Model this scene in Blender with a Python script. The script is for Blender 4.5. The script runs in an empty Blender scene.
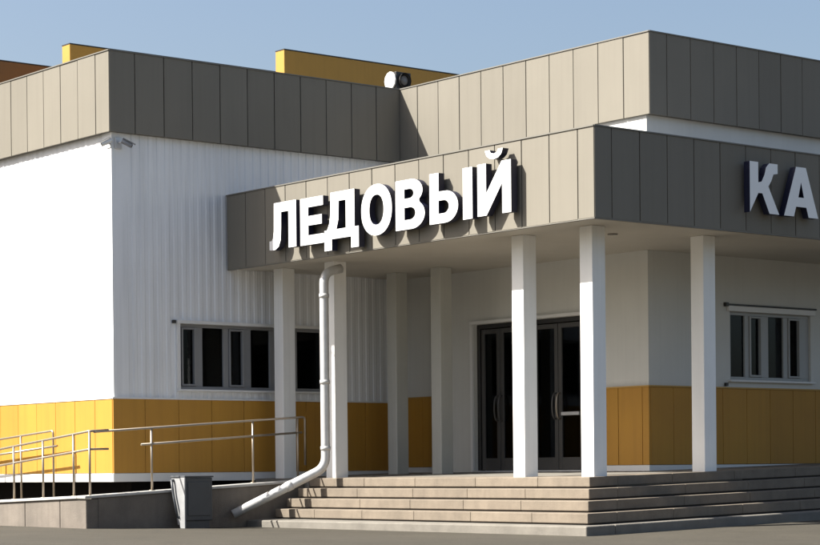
import bpy, bmesh, math, random
from mathutils import Vector, Matrix
random.seed(7)
S = bpy.context.scene
COL = S.collection
PI = math.pi

# ---------------------------------------------------------------- materials
def new_mat(name):
    m = bpy.data.materials.new(name); m.use_nodes = True
    nt = m.node_tree
    return m, nt, nt.nodes['Principled BSDF']

def N(nt, t, **kw):
    n = nt.nodes.new(t)
    for k, v in kw.items():
        setattr(n, k, v)
    return n

def surf(name, col, rough=.6, metal=0., spec=.5, noise=.12, nscale=1.5, island=0., bump=0., bscale=60.,
         streak=0., col2=None, coat=0., fine=0.):
    """painted / mineral surface: broad tone drift, vertical streaking, tone per loose piece, fine bump"""
    m, nt, b = new_mat(name)
    L = nt.links.new
    tc = N(nt, 'ShaderNodeTexCoord')
    geo = N(nt, 'ShaderNodeNewGeometry')
    n1 = N(nt, 'ShaderNodeTexNoise'); n1.inputs['Scale'].default_value = nscale
    n1.inputs['Detail'].default_value = 8; n1.inputs['Roughness'].default_value = .62
    L(tc.outputs['Object'], n1.inputs['Vector'])
    c2 = col2 or tuple(c * .6 for c in col)
    mr = N(nt, 'ShaderNodeMapRange')
    mr.inputs['From Min'].default_value = .3; mr.inputs['From Max'].default_value = .75
    mr.inputs['To Min'].default_value = 0; mr.inputs['To Max'].default_value = noise * 2.2
    L(n1.outputs['Fac'], mr.inputs['Value'])
    mx = N(nt, 'ShaderNodeMix', data_type='RGBA')
    mx.inputs['A'].default_value = (*col, 1); mx.inputs['B'].default_value = (*c2, 1)
    L(mr.outputs['Result'], mx.inputs['Factor'])
    out = mx.outputs['Result']
    if streak:
        mp = N(nt, 'ShaderNodeMapping'); mp.inputs['Scale'].default_value = (9, 9, .35)
        L(tc.outputs['Object'], mp.inputs['Vector'])
        n2 = N(nt, 'ShaderNodeTexNoise'); n2.inputs['Scale'].default_value = 1.3; n2.inputs['Detail'].default_value = 5
        L(mp.outputs['Vector'], n2.inputs['Vector'])
        m2 = N(nt, 'ShaderNodeMapRange'); m2.inputs['From Min'].default_value = .45; m2.inputs['From Max'].default_value = .8
        m2.inputs['To Max'].default_value = streak
        L(n2.outputs['Fac'], m2.inputs['Value'])
        x2 = N(nt, 'ShaderNodeMix', data_type='RGBA'); x2.inputs['B'].default_value = (*[c * .45 for c in c2], 1)
        L(out, x2.inputs['A']); L(m2.outputs['Result'], x2.inputs['Factor']); out = x2.outputs['Result']
    if fine:
        n4 = N(nt, 'ShaderNodeTexNoise'); n4.inputs['Scale'].default_value = 90; n4.inputs['Detail'].default_value = 3
        L(tc.outputs['Object'], n4.inputs['Vector'])
        m4 = N(nt, 'ShaderNodeMapRange'); m4.inputs['To Min'].default_value = 1 - fine; m4.inputs['To Max'].default_value = 1 + fine
        L(n4.outputs['Fac'], m4.inputs['Value'])
        hv = N(nt, 'ShaderNodeHueSaturation'); L(out, hv.inputs['Color']); L(m4.outputs['Result'], hv.inputs['Value'])
        out = hv.outputs['Color']
    if island:
        m3 = N(nt, 'ShaderNodeMapRange'); m3.inputs['To Min'].default_value = 1 - island; m3.inputs['To Max'].default_value = 1 + island
        L(geo.outputs['Random Per Island'], m3.inputs['Value'])
        hs = N(nt, 'ShaderNodeHueSaturation')
        L(out, hs.inputs['Color']); L(m3.outputs['Result'], hs.inputs['Value']); out = hs.outputs['Color']
    L(out, b.inputs['Base Color'])
    b.inputs['Roughness'].default_value = rough; b.inputs['Metallic'].default_value = metal
    b.inputs['Specular IOR Level'].default_value = spec
    b.inputs['Coat Weight'].default_value = coat
    if bump:
        n3 = N(nt, 'ShaderNodeTexNoise'); n3.inputs['Scale'].default_value = bscale; n3.inputs['Detail'].default_value = 4
        L(tc.outputs['Object'], n3.inputs['Vector'])
        bp = N(nt, 'ShaderNodeBump'); bp.inputs['Strength'].default_value = bump; bp.inputs['Distance'].default_value = .01
        L(n3.outputs['Fac'], bp.inputs['Height']); L(bp.outputs['Normal'], b.inputs['Normal'])
    return m

M = {}
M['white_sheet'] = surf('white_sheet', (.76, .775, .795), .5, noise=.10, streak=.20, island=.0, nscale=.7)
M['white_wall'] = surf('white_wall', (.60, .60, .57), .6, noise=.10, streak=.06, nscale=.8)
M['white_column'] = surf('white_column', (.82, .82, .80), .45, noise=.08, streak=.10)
M['column_shaded'] = surf('column_shaded', (.50, .50, .46), .6, noise=.12, streak=.08)  # darker column colour, the deeper shade under the canopy put into the base
M['soffit'] = surf('soffit', (.54, .51, .45), .6, noise=.15, nscale=.9)
M['taupe'] = surf('taupe_panel', (.192, .178, .149), .62, spec=.1, noise=.10, island=.05, nscale=.6, streak=.09)
M['trim_taupe'] = surf('taupe_trim', (.15, .142, .122), .5, noise=.10)
M['gap'] = surf('panel_gap', (.03, .027, .025), .8)
M['yellow'] = surf('yellow_panel', (.44, .228, .034), .55, spec=.3, noise=.16, island=.06, nscale=.9, streak=.16, col2=(.30, .13, .03))
M['yellow_edge'] = surf('yellow_trim', (.45, .26, .05), .5, noise=.08)
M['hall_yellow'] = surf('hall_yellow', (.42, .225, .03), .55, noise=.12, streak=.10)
M['hall_yellow_shaded'] = surf('hall_yellow_shaded', (.16, .083, .026), .6, noise=.12)  # brown paints the shaded face of the far yellow block
M['trim_white'] = surf('white_trim', (.70, .70, .69), .45, noise=.08)
M['plinth'] = surf('dark_plinth', (.006, .0045, .004), .9, spec=.1, noise=.2)
M['frame'] = surf('grey_window_frame', (.22, .225, .235), .4, noise=.08)
M['frame_pale'] = surf('pale_window_frame', (.36, .37, .37), .4, noise=.08)
M['dark_frame'] = surf('dark_door_frame', (.02, .019, .018), .35, noise=.1)
M['grey_frame'] = surf('grey_door_frame', (.06, .058, .056), .35, noise=.1)
M['interior'] = surf('interior', (.05, .047, .045), .9)
M['curtain'] = surf('curtain', (.03, .029, .028), .9)
M['steel'] = surf('brushed_steel', (.36, .31, .25), .38, metal=.7, noise=.15, nscale=6)
M['galv'] = surf('galvanised_pipe', (.66, .66, .65), .38, metal=.25, noise=.2, nscale=7, streak=.1)
M['stair'] = surf('stair_concrete', (.190, .155, .116), .8, noise=.38, island=.06, nscale=3.5, bump=.5, bscale=90, streak=.15, fine=.14)
M['shade_fill'] = surf('stair_shade_fill', (.035, .03, .027), .9)  # near-black for the painted nosing shadows, also fills the hidden core
M['slab'] = surf('slab_concrete', (.185, .17, .145), .85, noise=.42, nscale=2.8, bump=.5, bscale=80, fine=.15)
M['ramp'] = surf('ramp_concrete', (.175, .150, .125), .85, noise=.42, nscale=2.2, bump=.45, bscale=70, streak=.2, fine=.12)
M['ramp_edge'] = surf('ramp_edge', (.42, .41, .39), .7, noise=.2, nscale=4)
M['letter_white'] = surf('letter_white', (.80, .80, .80), .35, noise=.04)
M['letter_navy'] = surf('letter_navy', (.006, .008, .030), .5, noise=.1)
M['cabinet'] = surf('cabinet_grey', (.055, .062, .07), .5, noise=.2, nscale=4, streak=.15)
M['alu'] = surf('aluminium', (.62, .63, .64), .35, metal=.4, noise=.2, nscale=8)
M['alu_dull'] = surf('aluminium_dull', (.30, .305, .31), .5, noise=.35, nscale=5, streak=.25)
M['lamp_black'] = surf('lamp_black', (.02, .019, .018), .4)
M['lamp_white'] = surf('lamp_white', (.72, .71, .68), .4)
M['lens'] = surf('lamp_lens', (.16, .14, .12), .15)
M['roof'] = surf('roofing', (.12, .12, .12), .9, noise=.2)

def glass_mat():
    m, nt, b = new_mat('dark_glass')
    L = nt.links.new
    nt.nodes.remove(b)
    tr = N(nt, 'ShaderNodeBsdfTransparent'); tr.inputs['Color'].default_value = (.30, .31, .32, 1)
    gl = N(nt, 'ShaderNodeBsdfGlossy'); gl.inputs['Roughness'].default_value = .03; gl.inputs['Color'].default_value = (.8, .85, .9, 1)
    fr = N(nt, 'ShaderNodeFresnel'); fr.inputs['IOR'].default_value = 1.25
    tc = N(nt, 'ShaderNodeTexCoord'); nz = N(nt, 'ShaderNodeTexNoise'); nz.inputs['Scale'].default_value = 1.6
    bp = N(nt, 'ShaderNodeBump'); bp.inputs['Strength'].default_value = .06
    L(tc.outputs['Object'], nz.inputs['Vector']); L(nz.outputs['Fac'], bp.inputs['Height'])
    L(bp.outputs['Normal'], gl.inputs['Normal'])
    mx = N(nt, 'ShaderNodeMixShader')
    L(fr.outputs['Fac'], mx.inputs['Fac']); L(tr.outputs['BSDF'], mx.inputs[1]); L(gl.outputs['BSDF'], mx.inputs[2])
    L(mx.outputs['Shader'], nt.nodes['Material Output'].inputs['Surface'])
    return m
M['glass'] = glass_mat()

def ground_mat():
    m, nt, b = new_mat('forecourt_asphalt')
    L = nt.links.new
    tc = N(nt, 'ShaderNodeTexCoord')
    def noise(scale, detail=6, r=.6):
        n = N(nt, 'ShaderNodeTexNoise'); n.inputs['Scale'].default_value = scale
        n.inputs['Detail'].default_value = detail; n.inputs['Roughness'].default_value = r
        L(tc.outputs['Object'], n.inputs['Vector']); return n
    a, c, g = noise(.35), noise(2.2), noise(60, 3)
    cr = N(nt, 'ShaderNodeValToRGB')
    cr.color_ramp.elements[0].position = .3; cr.color_ramp.elements[0].color = (.039, .035, .027, 1)
    cr.color_ramp.elements[1].position = .72; cr.color_ramp.elements[1].color = (.064, .057, .044, 1)
    mm = N(nt, 'ShaderNodeMath', operation='MULTIPLY_ADD'); mm.inputs[1].default_value = .45
    L(c.outputs['Fac'], mm.inputs[0])
    m0 = N(nt, 'ShaderNodeMath', operation='MULTIPLY'); m0.inputs[1].default_value = .55
    L(a.outputs['Fac'], m0.inputs[0]); L(m0.outputs[0], mm.inputs[2])
    L(mm.outputs[0], cr.inputs['Fac'])
    mg = N(nt, 'ShaderNodeMapRange'); mg.inputs['From Min'].default_value = .3; mg.inputs['From Max'].default_value = .7
    mg.inputs['To Min'].default_value = .72; mg.inputs['To Max'].default_value = 1.25
    L(g.outputs['Fac'], mg.inputs['Value'])
    hs = N(nt, 'ShaderNodeHueSaturation'); L(cr.outputs['Color'], hs.inputs['Color']); L(mg.outputs['Result'], hs.inputs['Value'])
    # fine cracks
    vo = N(nt, 'ShaderNodeTexVoronoi', feature='DISTANCE_TO_EDGE'); vo.inputs['Scale'].default_value = .55
    wv = N(nt, 'ShaderNodeVectorMath', operation='ADD')
    sc = N(nt, 'ShaderNodeVectorMath', operation='SCALE'); sc.inputs['Scale'].default_value = .5
    L(c.outputs['Color'], sc.inputs[0]); L(tc.outputs['Object'], wv.inputs[0]); L(sc.outputs['Vector'], wv.inputs[1])
    L(wv.outputs['Vector'], vo.inputs['Vector'])
    ck = N(nt, 'ShaderNodeMapRange'); ck.inputs['From Max'].default_value = .012
    ck.inputs['To Min'].default_value = .45; ck.inputs['To Max'].default_value = 0
    L(vo.outputs['Distance'], ck.inputs['Value'])
    mx = N(nt, 'ShaderNodeMix', data_type='RGBA'); mx.inputs['B'].default_value = (.03, .028, .025, 1)
    L(hs.outputs['Color'], mx.inputs['A']); L(ck.outputs['Result'], mx.inputs['Factor'])
    L(mx.outputs['Result'], b.inputs['Base Color'])
    b.inputs['Roughness'].default_value = .9; b.inputs['Specular IOR Level'].default_value = .25
    bp = N(nt, 'ShaderNodeBump'); bp.inputs['Strength'].default_value = .4; bp.inputs['Distance'].default_value = .01
    L(g.outputs['Fac'], bp.inputs['Height']); L(bp.outputs['Normal'], b.inputs['Normal'])
    return m
M['ground'] = ground_mat()

# ---------------------------------------------------------------- mesh helpers
class MB:
    def __init__(self):
        self.bm = bmesh.new()
    def face(self, pts, mi=0):
        f = self.bm.faces.new([self.bm.verts.new(p) for p in pts]); f.material_index = mi
    def prism(self, poly, vec, mi=0):
        vec = Vector(vec)
        a = [self.bm.verts.new(p) for p in poly]; b = [self.bm.verts.new(Vector(p) + vec) for p in poly]
        n = len(poly)
        fs = [self.bm.faces.new(a), self.bm.faces.new(b[::-1])]
        for i in range(n):
            fs.append(self.bm.faces.new((a[i], b[i], b[(i + 1) % n], a[(i + 1) % n])))
        for f in fs: f.material_index = mi
    def box(self, x0, x1, y0, y1, z0, z1, mi=0):
        self.prism([(x0, y0, z0), (x1, y0, z0), (x1, y1, z0), (x0, y1, z0)], (0, 0, z1 - z0), mi)
    def tube(self, path, r, seg=12, mi=0, cap=True):
        path = [Vector(p) for p in path]; rings = []
        up = None
        for i, p in enumerate(path):
            if i == 0: t = path[1] - p
            elif i == len(path) - 1: t = p - path[i - 1]
            else: t = (path[i + 1] - p).normalized() + (p - path[i - 1]).normalized()
            t.normalize()
            if up is None:
                up = Vector((0, 0, 1)) if abs(t.z) < .9 else Vector((0, 1, 0))
            s = t.cross(up).normalized(); u2 = s.cross(t).normalized(); up = u2
            rr = r[i] if isinstance(r, (list, tuple)) else r
            rings.append([self.bm.verts.new(p + (s * math.cos(k * 2 * PI / seg) + u2 * math.sin(k * 2 * PI / seg)) * rr) for k in range(seg)])
        for a, b in zip(rings, rings[1:]):
            for k in range(seg):
                f = self.bm.faces.new((a[k], a[(k + 1) % seg], b[(k + 1) % seg], b[k])); f.material_index = mi; f.smooth = True
        if cap:
            for rg in (rings[0], rings[-1]):
                f = self.bm.faces.new(rg); f.material_index = mi
    def build(self, name, mats, parent=None, bevel=0., seg=1):
        bmesh.ops.recalc_face_normals(self.bm, faces=self.bm.faces)
        me = bpy.data.meshes.new(name); self.bm.to_mesh(me); self.bm.free()
        for m in (mats if isinstance(mats, (list, tuple)) else [mats]): me.materials.append(M[m])
        o = bpy.data.objects.new(name, me); COL.objects.link(o)
        if parent:
            o.parent = parent
            o.location = -PLACE.get(parent.name, Vector())
        if bevel:
            md = o.modifiers.new('soft_edge', 'BEVEL'); md.width = bevel; md.segments = seg; md.limit_method = 'ANGLE'
        return o

PLACE = {}
def thing(name, label, cat, loc, group=None):
    """an Empty at the base of a thing; parts are written in world coordinates and shifted back by its place"""
    o = bpy.data.objects.new(name, None); COL.objects.link(o)
    o.empty_display_size = .2
    o.location = loc; PLACE[o.name] = world_of(o)
    o['label'] = label; o['category'] = cat
    if group: o['group'] = group
    return o
def world_of(o): return Vector(o.location)
def child_of(o):            # sub-parts of a mesh part share its frame
    PLACE[o.name] = Vector((0, 0, 0)); return o
def fix(o, parent):         # mesh o is a child of mesh part 'parent' which already carries the shift
    o.parent = parent; o.location = (0, 0, 0); return o

# local frame of a facade: u along it, d outwards, z up
def south(y0): return lambda u, d, z: Vector((u, y0 - d, z))
def west(x0): return lambda u, d, z: Vector((x0 - d, u, z))

def lbox(mb, F, u0, u1, d0, d1, z0, z1, mi=0):
    mb.prism([F(u0, d0, z0), F(u1, d0, z0), F(u1, d1, z0), F(u0, d1, z0)], (0, 0, z1 - z0), mi)

def strips(u0, u1, z0, z1, holes):
    us = sorted({u0, u1, *[min(max(v, u0), u1) for h in holes for v in h[:2]]})
    out = []
    for a, b in zip(us, us[1:]):
        segs = [(z0, z1)]
        for h in holes:
            if h[0] <= a + 1e-6 and h[1] >= b - 1e-6:
                ns = []
                for s in segs:
                    if h[2] > s[0]: ns.append((s[0], min(h[2], s[1])))
                    if h[3] < s[1]: ns.append((max(h[3], s[0]), s[1]))
                segs = ns
        out += [(a, b, s[0], s[1]) for s in segs if s[1] - s[0] > 1e-5]
    return out

def wall(mb, F, u0, u1, z0, z1, thick, holes=(), rib=0., pitch=.125):
    """a wall slab with openings; rib > 0 gives a vertically profiled metal sheet"""
    for a, b, c, d in strips(u0, u1, z0, z1, holes):
        if not rib:
            lbox(mb, F, a, b, -thick, 0, c, d); continue
        pat = [(0, 0), (.42, 0), (.52, 1), (.90, 1), (1.0, 0)]
        us = {a, b}
        k = math.floor(a / pitch) - 1
        while k * pitch < b + pitch:
            for p, _ in pat[:-1]:
                v = (k + p) * pitch
                if a < v < b: us.add(v)
            k += 1
        def off(v):
            t = (v / pitch) % 1.0
            for (p0, h0), (p1, h1) in zip(pat, pat[1:]):
                if p0 <= t <= p1: return rib * (h0 + (h1 - h0) * (t - p0) / (p1 - p0))
            return 0
        us = sorted(us)
        front = [F(v, off(v), c) for v in us]
        mb.prism(front + [F(b, -thick, c), F(a, -thick, c)], (0, 0, d - c))

def panels(mb, F, edges, z0, z1, d0, d1, gap=.012, hole=None):
    for a, b in zip(edges, edges[1:]):
        j = lambda k: random.uniform(-k, k) * gap
        lbox(mb, F, a + gap / 2 + j(.12), b - gap / 2 + j(.12), d0, d1 + j(.12), z0 + j(.12), z1 + j(.12))

def edges(start, step, lo, hi):
    e = [lo]; k = math.ceil((lo - start) / step + .08)
    v = start + k * step
    while v < hi - .05: e.append(v); v += step
    e.append(hi); return e

def slope(x): return .024 * (x - .6)

# ---------------------------------------------------------------- ground
def gz(x, y):
    s = lambda t: max(0., t)
    return -.740 + .024 * min(s(x + .3), 8) + .0022 * min(max(y, -4), 12) + .016 * min(s(-x - .9), 4)
mb = MB()
xs = [-400, -200, -100, -60, -40, -30, -20, -14] + [i * .5 for i in range(-22, 33)] + [20, 26, 34, 50, 90, 180, 400]
ysl = [-400, -200, -100, -60, -40, -30, -20, -14, -10, -8, -7, -6, -5] + [i * .5 for i in range(-9, 31)] + [20, 26, 34, 50, 90, 180, 400]
vs = [[mb.bm.verts.new((x, y, gz(x, y))) for y in ysl] for x in xs]
for i in range(len(xs) - 1):
    for j in range(len(ysl) - 1):
        f = mb.bm.faces.new((vs[i][j], vs[i + 1][j], vs[i + 1][j + 1], vs[i][j + 1])); f.smooth = True
g = mb.build('ground', 'ground'); g['kind'] = 'structure'

# ---------------------------------------------------------------- the building
YW, XW = 8.33, -2.075            # front wall of the wing, its end wall
XM, YM = 3.50, 2.50             # walls of the main block under the canopy
ZT = 6.50
EX = 13.0                       # the building runs on past the frame
YB = 14.2
bld = thing('ice_rink_building', 'white flat-roofed building with taupe panel fascias, yellow dado and columned entrance canopy',
            'building', (3.0, 6.0, -.7))
PI_ = .535

# end wall and front wall of the wing
wx0, wx1, wz0, wz1 = -.90, 1.92, 1.40, 2.42         # window opening in the wing front
DT, DB = 1.235, .105
mb = MB(); wall(mb, west(XW), YW, YB, .02, 5.40, .25, rib=.005, pitch=.16)
mb.build('end_wall', 'white_sheet', bld)
mb = MB(); wall(mb, south(YW), XW + .26, XM - .01, .02, 5.40, .25, [(wx0, wx1, wz0, wz1)], rib=.010, pitch=.15)
lbox(mb, south(YW), XW - .012, XW + .26, -.249, .016, .021, 5.40)
mb.build('wing_wall', 'white_sheet', bld)
mb = MB(); lbox(mb, south(YW), XW + .30, XM, -.2, -.012, -1.1, .02)
wf = west(XW); lbox(mb, wf, YW + .21, YB, -.6, -.30, -1.1, .018)
mb.build('plinth', 'plinth', bld)
mb = MB(); lbox(mb, south(YW), XW - .05, XM, .0165, .05, -.03, DB - .006); lbox(mb, west(XW), YW - .0, YB, .0125, .05, -.03, DB - .006)
mb.build('drip_trim', 'trim_white', bld, .004)
mb = MB(); panels(mb, south(YW), edges(-1.55, .61, XW - .04, XM), DB, DT, .0165, .04, .007)
mb.build('dado', 'yellow', bld, .003)
mb = MB(); panels(mb, west(XW), edges(YW + .5, .61, YW - .012, YB), DB, DT, .0125, .04, .007)
mb.build('dado', 'yellow', bld, .003)
mb = MB(); lbox(mb, south(YW), XW - .05, XM, .0165, .05, DT, DT + .025); lbox(mb, west(XW), YW, YB, .0125, .05, DT, DT + .025)
mb.build('dado_cap', 'trim_white', bld)

# main block walls
dz0, dz1 = -.2, 2.44
dy0, dy1 = 3.90, 6.42
rx0, rx1, rz0, rz1 = 5.26, 7.13, 1.44, 2.48
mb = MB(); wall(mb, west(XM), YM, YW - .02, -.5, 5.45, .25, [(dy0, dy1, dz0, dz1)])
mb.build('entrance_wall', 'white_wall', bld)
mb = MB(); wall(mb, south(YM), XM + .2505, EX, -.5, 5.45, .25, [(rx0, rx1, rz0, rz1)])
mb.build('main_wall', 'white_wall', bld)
MT, MBt = 1.30, .155
mb = MB(); panels(mb, west(XM), [YM - .04, 2.60, 3.10, 3.375], MBt, MT, .002, .04, .008)
mb.build('dado', 'yellow', bld, .003)
mb = MB(); panels(mb, west(XM), [7.145, 7.70, YW - .045], MBt, MT, .002, .04, .008)
mb.build('dado', 'yellow', bld, .003)
mb = MB(); panels(mb, south(YM), edges(3.98, .535, XM - .002, EX), MBt, MT, .002, .04, .006)
mb.build('dado', 'yellow', bld, .003)
mb = MB(); lbox(mb, west(XM), YM - .055, 3.40, .002, .055, MT, MT + .022); lbox(mb, west(XM), 3.377, 3.40, .002, .05, MBt, MT)
lbox(mb, south(YM), XM - .002, EX, .002, .055, MT + .0015, MT + .0235)
lbox(mb, west(XM), 7.12, YW - .045, .002, .055, MT, MT + .022); lbox(mb, west(XM), 7.12, 7.142, .002, .05, MBt, MT)
mb.build('dado_trim', 'yellow_edge', bld)
mb = MB(); lbox(mb, west(XM), YM - .055, 3.40, .002, .055, -.2, MBt - .006)
lbox(mb, west(XM), 7.12, YW - .05, .002, .055, -.2, MBt - .006)
lbox(mb, south(YM), XM - .002, EX, .002, .05, -.2, MBt - .0075)
mb.build('skirting', 'trim_white', bld)

# parapet fascias
def fascia(name, F, ed, z0, z1, cap=.018):
    z1 += .03
    mb = MB(); panels(mb, F, ed, z0, z1, -.03, 0, .014)
    p = mb.build(name, 'taupe', bld, .003)
    mb = MB(); lbox(mb, F, ed[0] + .01, ed[-1] - .01, -.06, -.031, z0 + .004, z1 - .004)
    child_of(p); o = mb.build('backing', 'gap'); fix(o, p)
    mb = MB(); lbox(mb, F, ed[0], ed[-1], -.16, .012, z1 + .001, z1 + cap)
    o = mb.build('coping', 'trim_taupe'); fix(o, p)
    return p
FW, FM = -2.18, 3.45
yf, ym = 8.21, 2.39
fascia('end_fascia', west(FW), edges(8.61, PI_, yf, YB), 5.27, 6.46)
fascia('wing_fascia', south(yf), edges(-1.204, .519, FW + .002, FM - .002), 5.27, 6.4615)
fascia('upper_fascia', west(FM), edges(2.922, .536, ym, yf + .05), 5.29, 6.4625)
fascia('upper_fascia', south(ym), edges(3.823, .505, FM + .002, EX), 5.29, 6.464)
# undersides and roofs
mb = MB(); mb.box(FW + .062, XM - .1, yf + .062, YW + .0, 5.275, 5.30); mb.box(FW + .062, XW + .02, YW + .001, YB, 5.276, 5.301)
mb.box(FM + .062, XM + .02, ym + .07, yf - .07, 5.295, 5.32); mb.box(XM + .021, EX, ym + .062, YM + .02, 5.296, 5.321)
mb.build('fascia_underside', 'trim_taupe', bld)
mb = MB(); mb.box(FW + .165, EX - .02, yf + .17, YB - .02, 5.9, 6.1); mb.box(FM + .165, EX - .02, ym + .17, yf + .169, 5.9, 6.101)
mb.build('roof', 'roof', bld)
mb = MB(); mb.box(FW + .061, EX, YB - .24, YB, 5.31, 6.45); mb.box(EX - .3, EX, ym + .1, YB - .241, -.6, 6.44); mb.box(XW+.26, EX, YB - .2, YB - .01, -.6, 5.30)
mb.build('rear_wall', 'white_wall', bld)

# canopy: L-shaped slab with panel fascias
CT, CB = 4.43, 3.30
cx1 = 12.6
fc = fascia('canopy_fascia', west(0), edges(.319 - .018, PI_, 0, YW - .02), CB, CT)
fascia('canopy_fascia', south(0), edges(.314, .508, .002, cx1), CB, CT + .0015)
mb = MB(); mb.box(.062, XM - .002, YM - .001, YW - .022, CB + .012, CB + .10); mb.box(.062, cx1, .062, YM - .002, CB + .0125, CB + .101)
mb.build('soffit', 'soffit', bld)
mb = MB(); mb.box(.062, XM - .002, YM - .001, YW - .022, CT - .12, CT - .03); mb.box(.062, cx1, .062, YM - .002, CT - .12, CT - .029)
mb.build('canopy_roof', 'roof', bld)
mb = MB(); mb.box(cx1 - .03, cx1, .01, YM - .003, CB + .102, CT - .121)
mb.build('canopy_end', 'trim_taupe', bld)
# rim strips and recessed lamps of the soffit
mb = MB(); mb.box(.004, .061, .062, YW - .022, CB - .012, CB + .012); mb.box(.004, cx1, .004, .0615, CB - .0125, CB + .0115)
mb.build('soffit_trim', 'trim_taupe', bld)
for x, y in [(1.6, 1.3)]:
    mb = MB(); mb.tube([(x, y, CB + .011), (x, y, CB - .004)], .07, 18)
    mb.build('downlight', 'lens', bld)

# columns
def column(x, y, r=.12, mat='white_column'):
    z0 = slope(x)
    mb = MB(); mb.box(x - r, x + r, y - r, y + r, z0 - .05, CB + .012)
    mb.build('column', mat, bld, .008, 2)
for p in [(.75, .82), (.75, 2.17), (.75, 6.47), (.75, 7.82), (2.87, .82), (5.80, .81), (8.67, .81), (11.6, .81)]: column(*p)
for p in [(2.70, 7.40), (2.70, 6.28)]: column(*p, mat='column_shaded')

# windows
def window(F, u0, u1, z0, z1, bays, mat, depth=.06):
    """bays: list of (u0, u1, opening sash?)"""
    mb = MB(); e = .05; f0, f1 = -depth - .05, -depth + .02
    lbox(mb, F, u0, u1, f0, f1, z0, z0 + e); lbox(mb, F, u0, u1, f0, f1, z1 - e, z1)
    bars = [u0] + [b for q in bays for b in q[:2]] + [u1]
    for i in range(0, len(bars), 2):
        lbox(mb, F, bars[i], bars[i + 1], f0 + .001, f1 - .001, z0 + e, z1 - e)
    w = mb.build('window', mat, bld, .004); child_of(w)
    for a, b, sash in bays:
        if sash:
            mb = MB(); s = .034
            lbox(mb, F, a + .004, a + s, f0 + .01, f1 + .022, z0 + e + .004, z1 - e - .004); lbox(mb, F, b - s, b - .004, f0 + .01, f1 + .022, z0 + e + .004, z1 - e - .004)
            lbox(mb, F, a + s, b - s, f0 + .01, f1 + .021, z0 + e + .004, z0 + e + s); lbox(mb, F, a + s, b - s, f0 + .01, f1 + .021, z1 - e - s, z1 - e - .004)
            fix(mb.build('sash', mat, None, .004), w)
        mb = MB(); lbox(mb, F, a + .001, b - .001, f0 + .03, f0 + .036, z0 + e, z1 - e)
        fix(mb.build('pane', 'glass'), w)
    mb = MB(); lbox(mb, F, u0 - .05, u1 + .05, -depth, .07, z0 - .034, z0 - .001)
    fix(mb.build('sill', 'trim_white', None, .004), w)
    mb = MB()                                                   # room behind the panes
    for (a, b, c, d, e0, e1) in [(u0 - .02, u1 + .02, -2.2, -2.15, z0 - .3, z1 + .3), (u0 - .05, u0 - .021, -2.2, -.26, z0 - .3, z1 + .3),
                                 (u1 + .021, u1 + .05, -2.2, -.26, z0 - .3, z1 + .3), (u0 - .02, u1 + .02, -2.149, -.26, z0 - .33, z0 - .301), (u0 - .02, u1 + .02, -2.149, -.26, z1 + .301, z1 + .33)]:
        lbox(mb, F, a, b, c, d, e0, e1)
    fix(mb.build('room_shell', 'interior'), w)
    return w
F1 = south(YW)
wb = (wx0 - .13, wx0 - .085, wz1 + .0, wz1 + .05)
w1 = window(F1, wx0, wx1, wz0, wz1, [(-.84, -.57, 1), (-.44, -.05, 0), (.05, .34, 1), (.48, .845, 0), (.985, 1.27, 1), (1.39, 1.86, 0)], 'frame')
mb = MB(); lbox(mb, F1, wx0 - .06, wx1 + .06, .0, .06, wz1 + .001, wz1 + .05); fix(mb.build('head_flashing', 'trim_white'), w1)
mb = MB(); lbox(mb, F1, wb[0], wb[1], .0, .06, wb[2], wb[3]); fix(mb.build('lintel_bracket', 'dark_frame', None, .004), w1)
for a in (wx0 - .055, wx1 + .001):
    mb = MB(); lbox(mb, F1, a, a + .054, .0, .045, wz0, wz1); fix(mb.build('jamb_flashing', 'trim_white'), w1)
F2 = south(YM)
w2 = window(F2, rx0, rx1, rz0, rz1, [(5.32, 5.64, 0), (5.73, 6.02, 1), (6.18, 6.53, 0), (6.63, 6.92, 1)], 'frame_pale')
mb = MB(); lbox(mb, F2, rx0 - .07, rx1 + .07, .001, .05, rz1 + .001, rz1 + .085)
fix(mb.build('shutter_box', 'trim_white', None, .006), w2)
mb = MB(); lbox(mb, F2, rx0 - .12, rx1 + .12, .001, .035, rz1 + .09, rz1 + .115); lbox(mb, F2, rx0 - .14, rx0 - .08, .001, .06, rz1 + .07, rz1 + .13)
fix(mb.build('shutter_rail', 'dark_frame', None, .004), w2)
mb = MB(); lbox(mb, F2, rx0 - .14, rx0 - .09, .001, .05, rz0 - .10, rz0 - .05); fix(mb.build('shutter_catch', 'dark_frame', None, .004), w2)
for a, b in [(5.42, 5.60), (6.25, 6.50)]:                       # curtains hung inside
    mb = MB(); n = 14
    pts = [F2(a + (b - a) * i / n, -.32 + .018 * math.sin(i * 2.1), rz0 + .03) for i in range(n + 1)]
    back = [Vector(p) + Vector((0, .006, 0)) for p in pts[::-1]]
    mb.prism(pts + back, (0, 0, rz1 - rz0 + .1))
    fix(mb.build('curtain', 'curtain'), w2)

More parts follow.
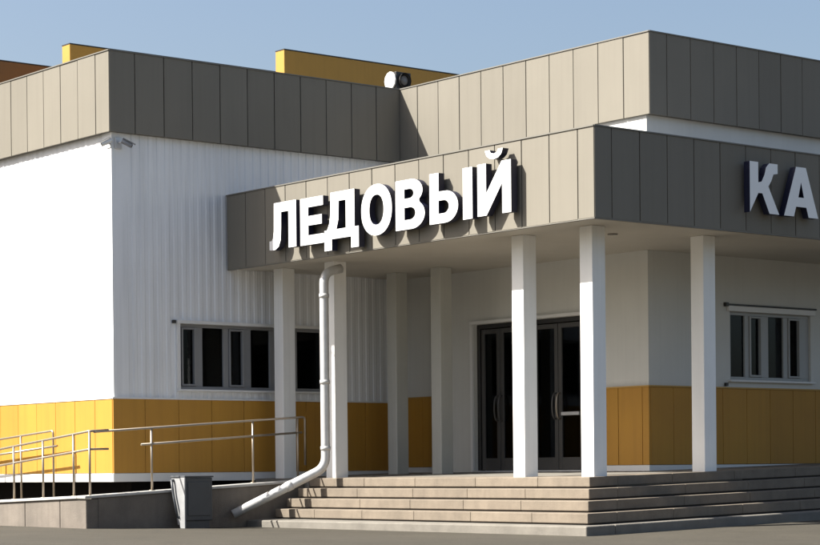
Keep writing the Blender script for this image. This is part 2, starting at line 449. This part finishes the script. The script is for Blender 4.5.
# entrance doors
F3 = west(XM)
def door_set():
    fl = slope(XM)
    mb = MB(); d0, d1 = -.16, -.06
    lbox(mb, F3, dy0, dy1, d0, d1, 2.37, dz1)
    for a, b in [(dy0, dy0 + .07), (5.10, 5.22), (dy1 - .07, dy1)]: lbox(mb, F3, a, b, d0, d1 - .001, fl - .1, 2.37)
    fr = mb.build('door_frame', 'dark_frame', bld, .004); child_of(fr)
    mb = MB(); lbox(mb, F3, dy0 - .06, dy1 + .06, .001, .05, dz1 + .003, dz1 + .055)
    lbox(mb, F3, dy1 + .003, dy1 + .06, .001, .045, fl - .1, dz1 + .001); lbox(mb, F3, dy0 - .06, dy0 - .003, .001, .045, fl - .1, dz1 + .001)
    fix(mb.build('casing', 'trim_white', None, .004), fr)
    mb = MB(); lbox(mb, F3, dy0, dy1, -.25, .06, fl - .1, fl + .018); fix(mb.build('threshold', 'alu'), fr)
    leaves = [(3.98, 4.53, 'l'), (4.545, 5.09, 'r'), (5.23, 5.885, 'l'), (5.90, 6.34, 'r')]
    for a, b, h in leaves:
        mb = MB(); s, z0, z1 = .075, fl + .025, 2.36
        e0, e1 = -.14, -.085
        lbox(mb, F3, a, a + s, e0, e1, z0, z1); lbox(mb, F3, b - s, b, e0, e1, z0, z1)
        lbox(mb, F3, a + s, b - s, e0, e1 - .001, z0, z0 + .19); lbox(mb, F3, a + s, b - s, e0, e1 - .001, z1 - s, z1)
        dr = mb.build('door', 'grey_frame', bld, .004); child_of(dr)
        mb = MB(); lbox(mb, F3, a + s - .005, b - s + .005, -.116, -.110, z0 + .185, z1 - s + .005); fix(mb.build('pane', 'glass'), dr)
        if a < 4: mb = MB(); lbox(mb, F3, a + s, b - s, -.13, -.06, .93, .985); fix(mb.build('crossbar', 'alu', None, .006), dr)
        u = a + .04 if h == 'r' else b - .04
        mb = MB(); pts = []
        for k in range(13):
            t = PI * k / 12; pts.append(F3(u, -.085 + .085 * math.sin(t) ** .6, 1.08 - .20 * math.cos(t)))
        mb.tube(pts, .014, 10); fix(mb.build('handle', 'grey_frame' if a > 4 else 'steel'), dr)
    mb = MB()
    for (x0, x1, y0, y1, z0, z1) in [(6.3, 6.35, 3.5, 6.8, -.1, 2.9), (3.77, 6.3, 3.45, 3.5, -.1, 2.9), (3.77, 6.3, 6.8, 6.85, -.1, 2.9), (3.77, 6.3, 3.501, 6.799, 2.85, 2.9), (3.77, 6.3, 3.501, 6.799, -.1, fl)]:
        mb.box(x0, x1, y0, y1, z0, z1)
    fix(mb.build('vestibule', 'interior'), fr)
door_set()

# rainwater pipe from the canopy, splayed out over the steps
def arc(c, r, a0, a1, ax, az, n=8):
    return [Vector(c) + Vector(ax) * (r * math.cos(a0 + (a1 - a0) * k / n)) + Vector(az) * (r * math.sin(a0 + (a1 - a0) * k / n)) for k in range(n + 1)]
def rounded(path, r, n=7):
    path = [Vector(p) for p in path]; out = [path[0]]
    for a, b, c in zip(path, path[1:], path[2:]):
        u, v = (a - b).normalized(), (c - b).normalized()
        p0, p1 = b + u * r, b + v * r
        for k in range(n + 1):
            t = k / n; out.append(p0 * (1 - t) ** 2 + b * 2 * t * (1 - t) + p1 * t * t)
    out.append(path[-1]); return out
pipe_path = [(.62, 6.16, CB - .12), (.30, 6.16, CB - .20), (.30, 6.16, .16), (-.93, 6.84, -.53)]
mb = MB(); mb.tube(rounded(pipe_path, .17), .069, 18)
pp = mb.build('downpipe', 'galv', bld); child_of(pp)
for z in (2.75, 1.45, .45):
    mb = MB(); mb.tube([(.30, 6.16, z - .03), (.30, 6.16, z + .03)], .077, 18); fix(mb.build('pipe_collar', 'galv'), pp)
mb = MB()
v = (Vector(pipe_path[3]) - Vector(pipe_path[2])).normalized()
q = Vector(pipe_path[2]) + v * .62; mb.tube([q - v * .05, q + v * .05], .076, 18)
fix(mb.build('pipe_collar', 'galv'), pp)

# ---------------------------------------------------------------- arena hall behind with raised yellow parapets
hall = thing('sports_hall', 'tall yellow hall behind the white building, only its raised parapet blocks showing above the roof', 'building', (8, 22, -.7))
def hpar(x0, x1, y0, t, z1, mat):
    mb = MB(); mb.box(x0, x1, y0, y0 + t, 6.2, z1); p = mb.build('raised_parapet', mat, hall, .006); child_of(p)
    mb = MB(); mb.box(x0 - .004, x1, y0 - .004, y0 + t + .004, z1 + .001, z1 + .022); fix(mb.build('coping', 'lamp_black'), p)
hpar(5.66, 20, 14.60, .30, 8.47, 'hall_yellow'); hpar(1.98, 9.0, 16.62, .30, 8.47, 'hall_yellow'); hpar(-9, 4.6, 18.90, .30, 8.47, 'hall_yellow_shaded')
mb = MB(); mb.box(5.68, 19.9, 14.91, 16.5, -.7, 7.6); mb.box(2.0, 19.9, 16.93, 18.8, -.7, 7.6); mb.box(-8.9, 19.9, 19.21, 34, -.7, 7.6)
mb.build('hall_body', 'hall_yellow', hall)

# ---------------------------------------------------------------- entrance steps
st = thing('entrance_steps', 'broad beige concrete steps wrapping the entrance landing under the canopy', 'steps', (.5, 3.5, -.73))
LX, LY, TX, TY, RS = .47, .62, .213, .208, .148
YE = 6.82
def shear(o):
    for v_ in o.data.vertices: v_.co.z += slope(v_.co.x)
    return o
def step_ring(i):
    """course i: paving blocks along the west and the south edge, one mesh"""
    z1 = -RS * i; z0 = z1 - RS + .02
    x, y = LX - TX * i, LY - TY * i
    mb = MB(); w = .52
    ye = YE + (0 if i else .0)
    # west run
    e = [y]; k = y + random.uniform(.9, 1.3)
    while k < ye - .5: e.append(k); k += random.uniform(1.15, 1.35)
    e.append(ye)
    for a, b in zip(e, e[1:]): mb.box(x, x + w, a + (.0015 if a > y else 0), b - .0015, z0, z1)
    e = [x + w]; k = x + w + random.uniform(.9, 1.3)
    while k < 12.2: e.append(k); k += random.uniform(1.15, 1.35)
    for a, b in zip(e, e[1:]): mb.box(a + .0015, b - .0015, y, y + w, z0, z1)
    s = shear(mb.build('landing_edge' if i == 0 else 'step', 'stair', st, .009, 2)); child_of(s)
    mb = MB(); mb.box(x + .025, x + w - .02, y + .025, ye - .01, z0 - .019, z0 - .0005); mb.box(x + w - .019, 12.1, y + .025, y + w - .02, z0 - .019, z0 - .0005)
    fix(shear(mb.build('nosing_shade', 'shade_fill')), s)  # dark strip drawn in as the shadow line below each nosing
for i in range(4): step_ring(i)
i = 4; x, y = LX - TX * i, LY - TY * i
mb = MB(); mb.prism([(x - .01, y, -RS * 5 - .12), (x + .5, y, -RS * 5 - .12), (x + .5, 6.935, -RS * 5 - .12), (-.62, 6.935, -RS * 5 - .12)], (0, 0, RS + .12)); mb.box(x + .5, 12.2, y, y + .5, -RS * 5 - .12, -RS * 4)
shear(mb.build('bottom_slab', 'slab', st, .02, 3))
mb = MB(); mb.box(LX + .524, XM - .06, LY + .02, YW - .06, -.14, -.004); mb.box(XM - .059, 12.1, LY + .524, YM - .06, -.14, -.0045); mb.box(LX, LX + .523, YE + .003, YW - .06, -.8, -.004)
shear(mb.build('landing', 'slab', st))
mb = MB(); mb.box(LX + .1, 12.0, LY + .1, YM + .2, -.9, -.142); mb.box(LX + .1, XM, YM + .201, YE, -.9, -.142)
mb.build('core', 'shade_fill', st)

# ---------------------------------------------------------------- ramp round the corner of the wing
rmp = thing('wheelchair_ramp', 'raised concrete access ramp bending round the corner of the white wing', 'ramp', (-1.5, 7.4, -.68))
RY, RX = 6.95, -3.38
def rz(x): return -.215 + (x + 3.38) * (.195 / 3.84) if x > -3.38 else -.215
def rzy(y): return -.215 - max(0, y - 7.0) * .030
X1 = LX - .004
# front wall (faces the camera's right) and side wall along the end of the wing
mb = MB()
mb.prism([(X1, RY, -.9), (RX + .2005, RY, -.9), (RX + .2005, RY, rz(RX + .2005) - .045), (X1, RY, rz(X1) - .045)], (0, .2, 0))
fw = mb.build('front_wall', 'ramp', rmp, .006)
sw_e = [RY, 7.70, 8.75, 9.8, 10.85, 11.9, 13.6]
mb = MB()
ya = RY + .002
for a, b in zip([RY - .006] + sw_e[1:], sw_e[1:]):
    mb.prism([(RX, a + .006, -.9), (RX, b - .006, -.9), (RX, b - .006, rzy(b) - .045), (RX, a + .006, rzy(a) - .045)], (.2, 0, 0))
mb.build('side_wall', 'ramp', rmp, .008)
mb = MB()
mb.prism([(X1, RY - .03, rz(X1) - .044), (RX - .03, RY - .03, rz(RX) - .044), (RX - .03, RY - .03, rz(RX)), (X1, RY - .03, rz(X1))], (0, .24, 0))
mb.prism([(RX - .03, RY + .211, rzy(RY) - .044), (RX - .03, 13.6, rzy(13.6) - .044), (RX - .03, 13.6, rzy(13.6)), (RX - .03, RY + .211, rzy(RY))], (.24, 0, 0))
mb.build('kerb_edge', 'ramp_edge', rmp, .008)
mb = MB()
mb.prism([(X1, RY + .211, rz(X1) - .16), (RX + .211, RY + .211, rz(RX) - .16), (RX + .211, RY + .211, rz(RX) - .06), (X1, RY + .211, rz(X1) - .06)], (0, YW - RY - .28, 0))
mb.prism([(RX + .211, YW - .068, rzy(YW) - .2), (RX + .211, 13.6, rzy(13.6) - .2), (RX + .211, 13.6, rzy(13.6) - .07), (RX + .211, YW - .068, rzy(YW) - .07)], (XW - RX - .29, 0, 0))
mb.build('ramp_floor', 'slab', rmp)

# ---------------------------------------------------------------- handrails
def rail_part(parent, path, r=.0165, rad=.06):
    mb = MB(); mb.tube(rounded(path, rad) if len(path) > 2 else path, r, 12); return mb.build('rail', 'steel', parent)
def post_part(parent, x, y, z0, z1, r=.0165):
    mb = MB(); mb.tube([(x, y, z0), (x, y, z1)], r, 12); p = mb.build('post', 'steel', parent); child_of(p)
    mb = MB(); mb.tube([(x, y, z0), (x, y, z0 + .012)], .045, 14); fix(mb.build('base_flange', 'steel'), p)
hy = RY + .09
hr = thing('handrail', 'long steel handrail running from the landing down the front of the ramp', 'handrail', (-1.2, hy, -.1))
zt = lambda x: .70 + (x + 3.2) * (.25 / 3.8)
rail_part(hr, [(.56, hy, .20), (.56, hy, zt(.56)), (-3.19, hy, zt(-3.19))])
rail_part(hr, [(.50, hy, zt(.50) - .235), (-2.40, hy, zt(-2.4) - .235)])
for x in (.42, -.42, -2.22): post_part(hr, x, hy, rz(x) - .002, zt(x) - .008)
h2 = thing('handrail', 'dark steel handrail on the outer edge of the ramp beside the sunlit yellow wall', 'handrail', (RX + .1, 8.5, -.25))
hx = RX + .12
z2 = lambda y: .715 - (y - 7.0) * .083
rail_part(h2, [(-2.95, hy, zt(-2.95) + .012), (hx, hy, z2(hy)), (hx, 12.9, z2(12.9))])
rail_part(h2, [(-2.95, hy, zt(-2.95) - .26), (hx, hy, z2(hy) - .26), (hx, 12.9, z2(12.9) - .24)])
for y in (hy, 7.5, 8.4, 9.3, 10.6, 11.9): post_part(h2, hx, y, rzy(y) - .002, z2(y) - .006)
h3 = thing('handrail', 'dark steel handrail nearest the sunlit yellow wall, higher than the one in front of it', 'handrail', (-2.4, 10.5, -.3))
z3 = lambda y: .775 - (y - 9.6) * .06
rail_part(h3, [(-2.4, 9.62, rzy(9.62) - .05), (-2.4, 9.62, z3(9.62)), (-2.4, 13.3, z3(13.3))])
rail_part(h3, [(-2.4, 9.50, z3(9.5) - .245), (-2.4, 13.3, z3(13.3) - .245)])
for y in (10.66, 11.9, 13.1): post_part(h3, -2.4, y, rzy(y) - .075, z3(y) - .006)

# ---------------------------------------------------------------- grey cabinet in front of the ramp
cab = thing('utility_cabinet', 'squat dark grey metal cabinet with a pale aluminium side, standing against the ramp', 'cabinet', (-1.76, 6.6, -.69))
cx0, cxe, cy0 = -2.0, -1.52, 6.5
mb = MB()
mb.prism([(cx0 + .012, cy0, -.60), (cx0 + .012, cy0 + .24, -.60), (cx0 + .012, cy0 + .37, .03), (cx0 + .012, cy0, .03)], (cxe - cx0 - .012, 0, 0))
bd = mb.build('body', 'cabinet', cab, .012, 2); child_of(bd)
mb = MB(); mb.box(cx0 + .05, cxe - .05, cy0 - .012, cy0 - .001, -.53, -.03); fix(mb.build('door', 'cabinet', None, .006), bd)
mb = MB(); mb.box(cx0 - .01, cxe + .015, cy0 - .015, cy0 + .385, .032, .056); mb.build('lid', 'cabinet', cab, .006)
mb = MB(); mb.box(cx0 + .04, cxe - .04, cy0 + .03, cy0 + .22, -.76, -.602); mb.build('base', 'cabinet', cab)
mb = MB(); mb.box(cx0 - .012, cx0 + .010, cy0 - .012, cy0 + .12, -.72, .030)
mb.prism([(cx0 + .004, cy0 + .121, -.66), (cx0 + .004, cy0 + .20, -.66), (cx0 + .004, cy0 + .37, .02), (cx0 + .004, cy0 + .121, .02)], (.007, 0, 0))
mb.build('side_panel', 'alu_dull', cab, .003)
mb = MB(); mb.tube(rounded([(cx0 - .035, cy0 + .30, .0), (cx0 - .035, cy0 + .26, -.2), (cx0 - .035, cy0 + .14, -.55)], .06), .018, 10)
mb.tube([(cx0 - .035, cy0 + .14, -.55), (cx0 + .003, cy0 + .14, -.55)], .022, 10); mb.tube([(cx0 - .035, cy0 + .30, -.01), (cx0 + .003, cy0 + .30, -.01)], .022, 10)
mb.build('lever', 'cabinet', cab)

# ---------------------------------------------------------------- floodlight and cameras
fl = thing('floodlight', 'boxy black floodlight with round lens and white side on the roof parapet', 'floodlight', (3.63, 8.40, 6.51))
fx0, fx1, fy0, fz0, fz1 = 3.47, 3.80, 8.34, 6.55, 6.83
mb = MB(); mb.box(fx0 + .012, fx1, fy0, fy0 + .26, fz0, fz1); b_ = mb.build('housing', 'lamp_black', fl, .006, 2)
mb = MB()
n = 12; cy_, cz_ = fy0 + .14, (fz0 + fz1) / 2
mb.prism([(fx0 - .02, cy_ + .15 * math.cos(k * 2 * PI / n), cz_ + .155 * math.sin(k * 2 * PI / n)) for k in range(n)], (.03, 0, 0))
mb.build('side_cap', 'lamp_white', fl, .008)
mb = MB(); c = Vector(((fx0 + fx1) / 2 + .01, fy0, cz_)); mb.tube([c + Vector((0, .0, 0)), c + Vector((0, -.05, 0))], [.115, .125], 24, cap=False)
mb.tube([c + Vector((0, -.05, 0)), c + Vector((0, .0, 0))], [.105, .10], 24, cap=False)
rg = mb.build('rim', 'grey_frame', fl)
mb = MB(); mb.tube([c + Vector((0, -.001, 0)), c + Vector((0, -.02, 0)), c + Vector((0, -.03, 0))], [.10, .075, .03], 24); mb.build('lens', 'lens', fl)
mb = MB(); mb.box(fx0 + .06, fx1 - .06, fy0 + .08, fy0 + .2, 6.505, fz0); mb.build('bracket', 'alu', fl)

def camera_unit(label, base, direction, mat):
    t = thing('security_camera', label, 'camera', base, 'cameras on the corner of the wing')
    b = Vector(base); d = Vector(direction).normalized(); c = b + Vector((0, 0, -.03)) + d * .08
    mb = MB(); mb.tube([c - d * .09, c - d * .085, c + d * .07, c + d * .078], [.02, .034, .034, .032], 16); h = mb.build('housing', mat, t); child_of(h)
    mb = MB(); mb.tube([c + d * .075, c + d * .088], .026, 16); fix(mb.build('lens', 'lamp_black'), h)
    mb = MB(); s = d.cross(Vector((0, 0, 1))).normalized(); u = s.cross(d)
    p0 = c + u * .040 - d * .09
    mb.prism([p0 - s * .040, p0 + s * .040, p0 + s * .040 + d * .21, p0 - s * .040 + d * .21], u * .009); fix(mb.build('sunshade', mat), h)
    return t, c
t, c = camera_unit('white bullet camera at the wing corner, pointing along the sunlit end wall', (-2.13, 8.24, 5.17), (-.75, .45, -.42), 'lamp_white')
mb = MB(); mb.tube([(-2.05, 8.36, 5.10), (-2.15, 8.30, 5.10), c], .013, 10); mb.build('arm', 'alu', t)
mb = MB(); mb.box(-2.10, -2.06, 8.32, 8.43, 5.04, 5.18); mb.build('wall_plate', 'alu', t, .004)
t, c = camera_unit('grey bullet camera at the wing corner, pointing along the shaded front wall', (-1.98, 8.17, 5.16), (.75, -.40, -.42), 'frame')
mb = MB(); mb.tube([(-1.98, 8.30, 5.12), (-1.98, 8.24, 5.12), c], .013, 10); mb.build('arm', 'alu', t)
mb = MB(); mb.box(-2.035, -1.92, 8.275, 8.312, 5.03, 5.20); mb.build('wall_plate', 'alu', t, .004)

# ---------------------------------------------------------------- lettering
def circ(cx, cy, rx, ry, a0=0, a1=2 * PI, n=40, p=2.0):
    out = []
    for k in range(n):
        t = a0 + (a1 - a0) * k / (n if abs(a1 - a0 - 2 * PI) < 1e-6 else n - 1)
        c, s = math.cos(t), math.sin(t)
        out.append((cx + rx * math.copysign(abs(c) ** (2 / p), c), cy + ry * math.copysign(abs(s) ** (2 / p), s)))
    return out
def bowl(x0, xc, xr, y0, y1, n=18):
    """D-shaped outline: straight at x0, rounded to xr"""
    ry = (y1 - y0) / 2; yc = (y0 + y1) / 2; rx = xr - xc
    return [(x0, y0), (xc, y0)] + [(xc + rx * math.sin(t), yc - ry * math.cos(t)) for t in [PI * k / n for k in range(1, n)]] + [(xc, y1), (x0, y1)]
# every glyph: (width, outlines); cap height 1
GL = {
 'L': (.92, [[(0, 0), (0, .19), (.07, .19), (.13, .25), (.155, .40), (.165, 1), (.92, 1), (.92, 0), (.66, 0), (.66, .79), (.41, .79), (.405, .45), (.385, .18), (.32, .05), (.20, -.01), (.08, -.012)]]),
 'E': (.76, [[(0, 0), (0, 1), (.74, 1), (.74, .80), (.26, .80), (.26, .61), (.70, .61), (.70, .41), (.26, .41), (.26, .20), (.76, .20), (.76, 0)]]),
 'D': (1.02, [[(0, -.24), (0, .20), (.08, .20), (.15, .34), (.185, .56), (.195, 1), (.90, 1), (.90, .20), (1.02, .20), (1.02, -.24), (.80, -.24), (.80, 0), (.22, 0), (.22, -.24)],
              [(.36, .20), (.42, .40), (.435, .80), (.645, .80), (.645, .20)]]),
 'O': (1.0, [circ(.5, .5, .5, .525, n=56, p=2.15), circ(.5, .5, .235, .31, n=48, p=2.2)]),
 'V': (.84, [[(0, 0), (0, 1), (.44, 1)] + [(.44 + .34 * math.sin(t), .755 + .245 * math.cos(t)) for t in [PI * k / 16 for k in range(1, 13)]] + [(.68, .545)]
             + [(.46 + .38 * math.sin(t), .285 + .285 * math.cos(t)) for t in [PI * k / 18 for k in range(4, 18)]] + [(.46, 0)],
             bowl(.255, .40, .525, .62, .81, 12), bowl(.255, .42, .575, .19, .44, 12)]),
 'Y': (1.20, [[(0, 0), (0, 1), (.26, 1), (.26, .63)] + [(.44 + .365 * math.sin(t), .315 + .315 * math.cos(t)) for t in [PI * k / 18 for k in range(1, 18)]] + [(.44, 0)],
              bowl(.255, .40, .55, .19, .45, 12), [(.94, 0), (.94, 1), (1.20, 1), (1.20, 0)]]),
 'J': (.96, [[(0, 0), (0, 1), (.25, 1), (.25, .42), (.70, 1), (.96, 1), (.96, 0), (.71, 0), (.71, .58), (.26, 0)],
             [(.22, 1.24), (.36, 1.24), (.39, 1.185), (.48, 1.16), (.57, 1.185), (.60, 1.24), (.74, 1.24), (.69, 1.135), (.60, 1.075), (.48, 1.055), (.36, 1.075), (.27, 1.135)]]),
 'K': (.90, [[(0, 0), (0, 1), (.26, 1), (.26, .60), (.36, .62), (.45, .76), (.50, .91), (.60, 1.0), (.86, 1.0), (.86, .81), (.73, .79), (.66, .65), (.57, .54), (.90, 0), (.60, 0), (.38, .39), (.26, .39)]]),
 'A': (.98, [[(0, 0), (.35, 1), (.63, 1), (.98, 0), (.70, 0), (.635, .20), (.345, .20), (.28, 0)], [(.41, .39), (.49, .70), (.57, .39)]]),
}
def letter(parent, key, F, u0, u1, z0, h, d0, d1, flip):
    """raised channel letter: white face, navy returns"""
    w, outs = GL[key]
    cu = bpy.data.curves.new('outline', 'CURVE'); cu.dimensions = '2D'; cu.fill_mode = 'BOTH'; cu.extrude = (d1 - d0) / 2
    for pl in outs:
        sp = cu.splines.new('POLY'); sp.points.add(len(pl) - 1); sp.use_cyclic_u = True
        for p, q in zip(sp.points, pl): p.co = (q[0] / w * abs(u1 - u0), q[1] * h, 0, 1)
    tmp = bpy.data.objects.new('outline', cu); COL.objects.link(tmp)
    me = bpy.data.meshes.new_from_object(tmp.evaluated_get(bpy.context.evaluated_depsgraph_get()))
    bpy.data.objects.remove(tmp); bpy.data.curves.remove(cu)
    me.name = 'letter'
    bm = bmesh.new(); bm.from_mesh(me)
    bmesh.ops.remove_doubles(bm, verts=bm.verts, dist=1e-5)
    dm = (d0 + d1) / 2
    for f in bm.faces: f.material_index = 0 if (f.normal.z > .9) else 1
    sgn = -1 if flip else 1
    for v_ in bm.verts: v_.co = F(u0 + sgn * v_.co.x, dm + v_.co.z, z0 + v_.co.y)
    bmesh.ops.recalc_face_normals(bm, faces=bm.faces)
    for f in bm.faces: f.smooth = False
    me.materials.clear(); me.materials.append(M['letter_white']); me.materials.append(M['letter_navy'])
    bm.to_mesh(me); bm.free()
    o = bpy.data.objects.new('letter', me); COL.objects.link(o); o.parent = parent; o.location = -PLACE[parent.name]
    child_of(o)
    # stand-off pins into the fascia
    PIN = {'L': [(.84, .5), (.30, .9)], 'E': [(.12, .5), (.7, .1)], 'D': [(.27, .9), (.76, .5)], 'O': [(.1, .5), (.9, .5)], 'V': [(.12, .5), (.55, .08)],
           'Y': [(.1, .5), (.88, .5)], 'J': [(.12, .5), (.88, .5)], 'K': [(.12, .5), (.82, .12)], 'A': [(.5, .3), (.5, .9)]}
    for k_, (fu, fz) in enumerate(PIN[key]):
        u = u0 + sgn * abs(u1 - u0) * fu
        mb = MB(); mb.tube([F(u, .001, z0 + h * fz), F(u, d0 - .001, z0 + h * fz)], .012 + .001 * k_, 8); fix(mb.build('stand_off', 'grey_frame'), o)
    return o
sg = thing('lettering_sign', 'raised white Cyrillic letters reading ЛЕДОВЫЙ on the sunlit canopy fascia', 'sign', (0, 4.1, 3.46))
FWc = west(0)
D0, D1 = .06, .165
for k, a, b, z, h in [('L', 6.90, 6.23, 3.475, .70), ('E', 6.10, 5.54, 3.47, .695), ('D', 5.50, 4.70, 3.50, .68), ('O', 4.61, 3.93, 3.475, .695),
                      ('V', 3.82, 3.20, 3.475, .695), ('Y', 3.07, 2.19, 3.49, .695), ('J', 2.06, 1.41, 3.50, .695)]:
    letter(sg, k, FWc, a + .012, b - .012, z, h, D0, D1, True)
sg2 = thing('lettering_sign', 'raised pale letters КА with navy sides on the shaded canopy fascia', 'sign', (3.4, 0, 3.55))
FSc = south(0)
for k, a, b, z, h in [('K', 2.745, 3.335, 3.545, .685), ('A', 3.435, 4.15, 3.545, .685)]:
    letter(sg2, k, FSc, a, b, z, h, D0, D1, False)

# ---------------------------------------------------------------- light
sun_to = Vector((.86, -.60, -1.0)).normalized()
ld = bpy.data.lights.new('sun', 'SUN'); ld.energy = 5.0; ld.angle = math.radians(.5); ld.color = (1, .955, .875)
lo = bpy.data.objects.new('sun', ld); COL.objects.link(lo); lo.rotation_euler = sun_to.to_track_quat('-Z', 'Y').to_euler(); lo.location = (-20, 14, 24)
W = bpy.data.worlds.new('World'); S.world = W; W.use_nodes = True
wn = W.node_tree; bg = wn.nodes['Background']
sky = wn.nodes.new('ShaderNodeTexSky'); sky.sky_type = 'NISHITA'; sky.sun_disc = False
sky.sun_elevation = math.asin(-sun_to.z); sky.sun_rotation = math.atan2(-sun_to.x, -sun_to.y)
sky.air_density = 1.0; sky.dust_density = 3.8; sky.ozone_density = .85; sky.altitude = 100
wn.links.new(sky.outputs['Color'], bg.inputs['Color']); bg.inputs['Strength'].default_value = .06

# ---------------------------------------------------------------- camera
cam = bpy.data.cameras.new('camera'); co = bpy.data.objects.new('camera', cam); COL.objects.link(co)
yaw, pitch, roll = .8903, -.0065, -.0094
fw_ = Vector((math.cos(pitch) * math.cos(yaw), math.cos(pitch) * math.sin(yaw), math.sin(pitch)))
r0 = Vector((math.sin(yaw), -math.cos(yaw), 0)); u0 = r0.cross(fw_)
cr, sr = math.cos(roll), math.sin(roll)
r_ = r0 * cr + u0 * sr; u_ = u0 * cr - r0 * sr
mt = Matrix((r_, u_, -fw_)).transposed().to_4x4(); mt.translation = Vector((-18.49, -19.07, .12))
co.matrix_world = mt
cam.sensor_width = 36; cam.lens = 36 * 2083 / 820; cam.shift_y = (483 - 272.5) / 820; cam.clip_start = .1; cam.clip_end = 2000
S.camera = co
S.render.engine = 'CYCLES'
S.view_settings.view_transform = 'Standard'; S.view_settings.look = 'None'; S.view_settings.gamma = 1
S.view_settings.exposure = 1.55
S.render.resolution_x = 1024; S.render.resolution_y = 681
